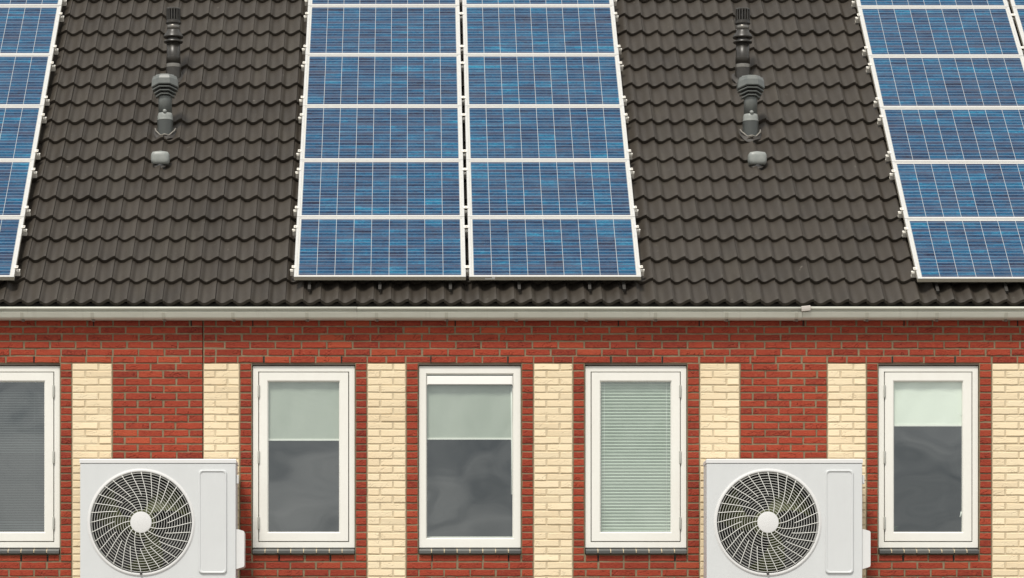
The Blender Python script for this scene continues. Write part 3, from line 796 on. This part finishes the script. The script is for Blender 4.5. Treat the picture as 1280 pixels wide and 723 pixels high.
# ------------------------------------------------------------------ outdoor units on the wall
AD = 28.14; U = AD/F               # front face distance, metres per survey pixel there
def make_ac():
    o = empty('air_conditioner', 'x', 'air conditioner', group='white outdoor air conditioning units')
    # local: origin = left bottom back corner at the front plane; x right, z up, y into the wall
    Wd, Ht, Dp = 194.6*U, 176*U, .30
    q = lambda px: (px-100.1)*U
    h = lambda py: Ht - (py-573.5)*U
    fcx, fcz, fr = q(176.5), h(653.4), 65.2*U
    zl = h(579.4)
    b = MB()
    # front plate with a round opening
    ang = sorted([2*math.pi*i/96 for i in range(96)] + [math.atan2(zz-fcz, xx-fcx) % (2*math.pi) for xx in (.006, Wd-.006) for zz in (.004, zl-.004)])
    inner, outer = [], []
    for a_ in ang:
        ca, sa = math.cos(a_), math.sin(a_)
        ts = []
        if ca > 1e-9: ts.append((Wd-.006-fcx)/ca)
        if ca < -1e-9: ts.append((.006-fcx)/ca)
        if sa > 1e-9: ts.append((zl-.004-fcz)/sa)
        if sa < -1e-9: ts.append((.004-fcz)/sa)
        t_ = min(ts)
        inner.append((fcx+fr*ca, 0, fcz+fr*sa)); outer.append((fcx+t_*ca, 0, fcz+t_*sa))
    b.loops([inner, outer], True)
    rect = lambda i, y: [(i, y, i*.66), (Wd-i, y, i*.66), (Wd-i, y, zl-i*.66), (i, y, zl-i*.66)]
    b.loops([rect(.006, 0), rect(.0018, .0015), rect(0, .006), rect(0, Dp)], True, 0, .5, False, False, True)
    b.build('casing', M['ac'], o)
    # lid
    b = MB(); c = .004
    l0, l1 = zl+.0025, Ht
    def lr(i, z, e=.0): return [(-.004+i+e, -.005+i, z), (Wd+.004-i-e, -.005+i, z), (Wd+.004-i-e, Dp+.004-i, z), (-.004+i+e, Dp+.004-i, z)]
    b.loops([lr(.006, l0), lr(0, l0), lr(0, l1-.010), lr(.004, l1-.003), lr(.05, l1), ], True, 0, .5, False, True, True)
    b.build('lid', M['ac_trim'], o)
    # ring
    b = MB(); prof = [(67.6,.0012),(67.3,-.003),(67.0,-.0035),(66.6,-.0035),(66.2,-.009),(65.0,-.012),(63.9,-.010),(63.2,-.002),(62.9,.05)]
    b.lathe([(r*U, y) for r, y in prof], 128, (fcx, 0, fcz), 'y', cap0=False, cap1=False)
    b.build('fan_ring', M['ac_trim'], o)
    # cavity and coil
    b = MB(); b.lathe([(62.4*U, .05), (61*U, .235), (0.001, .24)], 64, (fcx, 0, fcz), 'y', cap0=False, cap1=False); b.build('fan_cavity', M['ac_dark'], o)
    # fan: three swept blades on a hub
    b = MB()
    for k in range(3):
        rows = []
        for i in range(9):
            f = i/8; rr = (15 + 44*f)*U
            span = .60 + .10*f
            mid = 2*math.pi*k/3 + 1.15 - .62*f
            rows.append([(fcx+rr*math.cos(mid+span*(j/6-.5)*1.15), .075 + .075*(j/6) + .085*f, fcz+rr*math.sin(mid+span*(j/6-.5)*1.15)) for j in range(7)])
        b.loops(rows, False, 0, .5, True)
    b.lathe([(0,.06),(14*U,.062),(17*U,.08),(17*U,.18)], 32, (fcx,0,fcz), 'y')
    b.build('fan_blades', M['blade'], o)
    # wire guard
    b = MB(); ry = lambda r: -.006 - .016*(1-(r/63.0)**2)
    nr = 15
    for i in range(nr):
        r = 16.2 + (61.6-16.2)*i/(nr-1)
        b.tube([(fcx+r*U*math.cos(t_), ry(r), fcz+r*U*math.sin(t_)) for t_ in [2*math.pi*j/96 for j in range(96)]], .0018, 6, True)
    for s_ in range(32):
        t0 = 2*math.pi*s_/32
        rin = 13.0 if s_ % 2 == 0 else 33.0
        pts = []
        for j in range(15):
            r = rin + (63.2-rin)*j/14; f = (63.2-r)/50.0
            t_ = t0 - (.16*f + .34*f*f)
            pts.append((fcx+r*U*math.cos(t_), ry(r)-.0035, fcz+r*U*math.sin(t_)))
        b.tube(pts, .0034, 6)
    b.build('fan_guard', M['ac_wire'], o)
    b = MB(); b.lathe([(13.6*U,-.010),(13.5*U,-.024),(13.0*U,-.029),(11*U,-.031),(0.0005,-.032)], 48, (fcx,0,fcz), 'y', cap0=False); b.build('hub_disc', M['ac_trim'], o)
    b = MB(); b.lathe([(1.7*U,-.010),(1.6*U,-.019),(.001,-.0195)], 12, (fcx,0,h(717.4)), 'y', cap0=False); b.build('screw', M['dark_metal'], o)
    # raised service panel with rounded corners
    b = MB(); x0, x1, z0, z1 = q(248.3), q(283.5), h(717.2), h(587.7)
    def rr_(i, y, rad=4.2*U):
        pts = []
        for cx_, cz_, a0 in ((x1-i-rad, z1-i-rad, 0), (x0+i+rad, z1-i-rad, 90), (x0+i+rad, z0+i+rad, 180), (x1-i-rad, z0+i+rad, 270)):
            for j in range(7): 
                a_ = R(a0+15*j); pts.append((cx_+rad*math.cos(a_), y, cz_+rad*math.sin(a_)))
        return pts
    b.loops([rr_(0, .001), rr_(.001, -.010), rr_(.004, -.0135), rr_(.012, -.0135), rr_(.018, -.006)], True, 0, .5, True)
    b.loops([rr_(.018, -.006), rr_(.03, -.006, 3*U)], True, 0, .5, False, False, True)
    b.build('service_panel', M['ac'], o)
    # handle lug and valve cover on the right side
    b = MB(); b.box(Wd+.0005, Wd+3.4*U, .03, .075, h(604.5), h(593.8), 0, .5, .004); b.build('side_lug', M['ac_trim'], o)
    b = MB(); xs = Wd+.0005; xe = q(305.3)
    out_ = [(xs, h(661.5)), (xs+.022, h(661.8)), (xe-.006, h(663.8)), (xe, h(665.2)), (xe, h(706.5)), (xe-.006, h(708.6)), (xs, h(711.5))]
    b.loops([[(p[0], y, p[1]) for p in out_] for y in (.022, .017)][::-1] + [[(p[0], .20, p[1]) for p in out_]], True, 0, .5, False, True, True)
    b.build('valve_cover', M['ac_trim'], o)
    for x in (q(125), q(270)):
        b = MB(); b.box(x-.02, x+.02, .0, WALL-AD-.003, -.045, -.002); b.box(x-.02, x+.02, WALL-AD-.008, WALL-AD-.003, -.35, -.046)
        b.quad([(x-.004,.04,-.045),(x+.004,.04,-.045),(x+.004,WALL-AD-.01,-.30),(x-.004,WALL-AD-.01,-.30)])
        b.build('wall_bracket', M['zinc'], o)
    return o, Ht
ac, acH = make_ac()
for k, (p, lb) in enumerate(((100.1, 'white outdoor air conditioner on the wall at the left, beside the grey green blind window'),
                             (883.3, 'white outdoor air conditioner on the wall at the right, beside the bright white blind window'))):
    o = ac if k == 0 else clone(ac)
    o.location = (X(p, AD), AD, Z(573.5, AD)-acH); o['label'] = lb

# ------------------------------------------------------------------ daylight: overcast sky and soft sun
SUN_EL, SUN_AZ = R(55), R(202)       # azimuth measured clockwise from +Y: the sun stands behind the camera to the left
w = bpy.data.worlds.new('World'); scene.world = w; w.use_nodes = True
t = w.node_tree; n = t.nodes; L = t.links.new
bg = n['Background']; bg.inputs['Strength'].default_value = .10
sky = n.new('ShaderNodeTexSky'); sky.sky_type = 'NISHITA'; sky.sun_disc = False; sky.sun_elevation = SUN_EL; sky.sun_rotation = SUN_AZ
sky.air_density = 1.0; sky.dust_density = 2.0
tc = n.new('ShaderNodeTexCoord'); mp = n.new('ShaderNodeMapping'); mp.inputs['Scale'].default_value = (1,1,2.0); L(tc.outputs['Generated'], mp.inputs[0])
nz = n.new('ShaderNodeTexNoise'); nz.inputs['Scale'].default_value = 15; nz.inputs['Detail'].default_value = 5; nz.inputs['Roughness'].default_value = .55; nz.inputs['Distortion'].default_value = .6; L(mp.outputs[0], nz.inputs[0])
rp = n.new('ShaderNodeValToRGB'); e = rp.color_ramp.elements
e[0].position = .36; e[0].color = (3.7,3.85,3.95,1); e[1].position = .66; e[1].color = (10.4,10.2,9.7,1); L(nz.outputs[0], rp.inputs[0])
mx = n.new('ShaderNodeMix'); mx.data_type = 'RGBA'; mx.inputs[0].default_value = .86; L(sky.outputs[0], mx.inputs[6]); L(rp.outputs[0], mx.inputs[7]); L(mx.outputs[2], bg.inputs[0])
sl = bpy.data.lights.new('sun', 'SUN'); sl.energy = 2.2; sl.angle = R(13); sl.color = (1,.955,.88)
so = bpy.data.objects.new('sun', sl); COL.objects.link(so)
d = Vector((math.sin(SUN_AZ)*math.cos(SUN_EL), math.cos(SUN_AZ)*math.cos(SUN_EL), math.sin(SUN_EL)))
so.rotation_euler = d.to_track_quat('Z', 'Y').to_euler(); so.location = (-10, 0, 20)

# ------------------------------------------------------------------ camera
cam = bpy.data.cameras.new('camera'); co = bpy.data.objects.new('camera', cam); COL.objects.link(co)
co.location = (0, 0, CAM_Z); co.rotation_euler = (R(90), 0, 0)
cam.sensor_width = 36; cam.sensor_fit = 'HORIZONTAL'; cam.lens = F/1280*36
cam.shift_x = (640-CX)/1280; cam.shift_y = (HY-361.5)/1280
cam.clip_end = 6000; cam.clip_start = .1
scene.camera = co
vs = scene.view_settings; vs.view_transform = 'Standard'; vs.look = 'None'; vs.exposure = .55; vs.gamma = 1; vs.use_curve_mapping = False
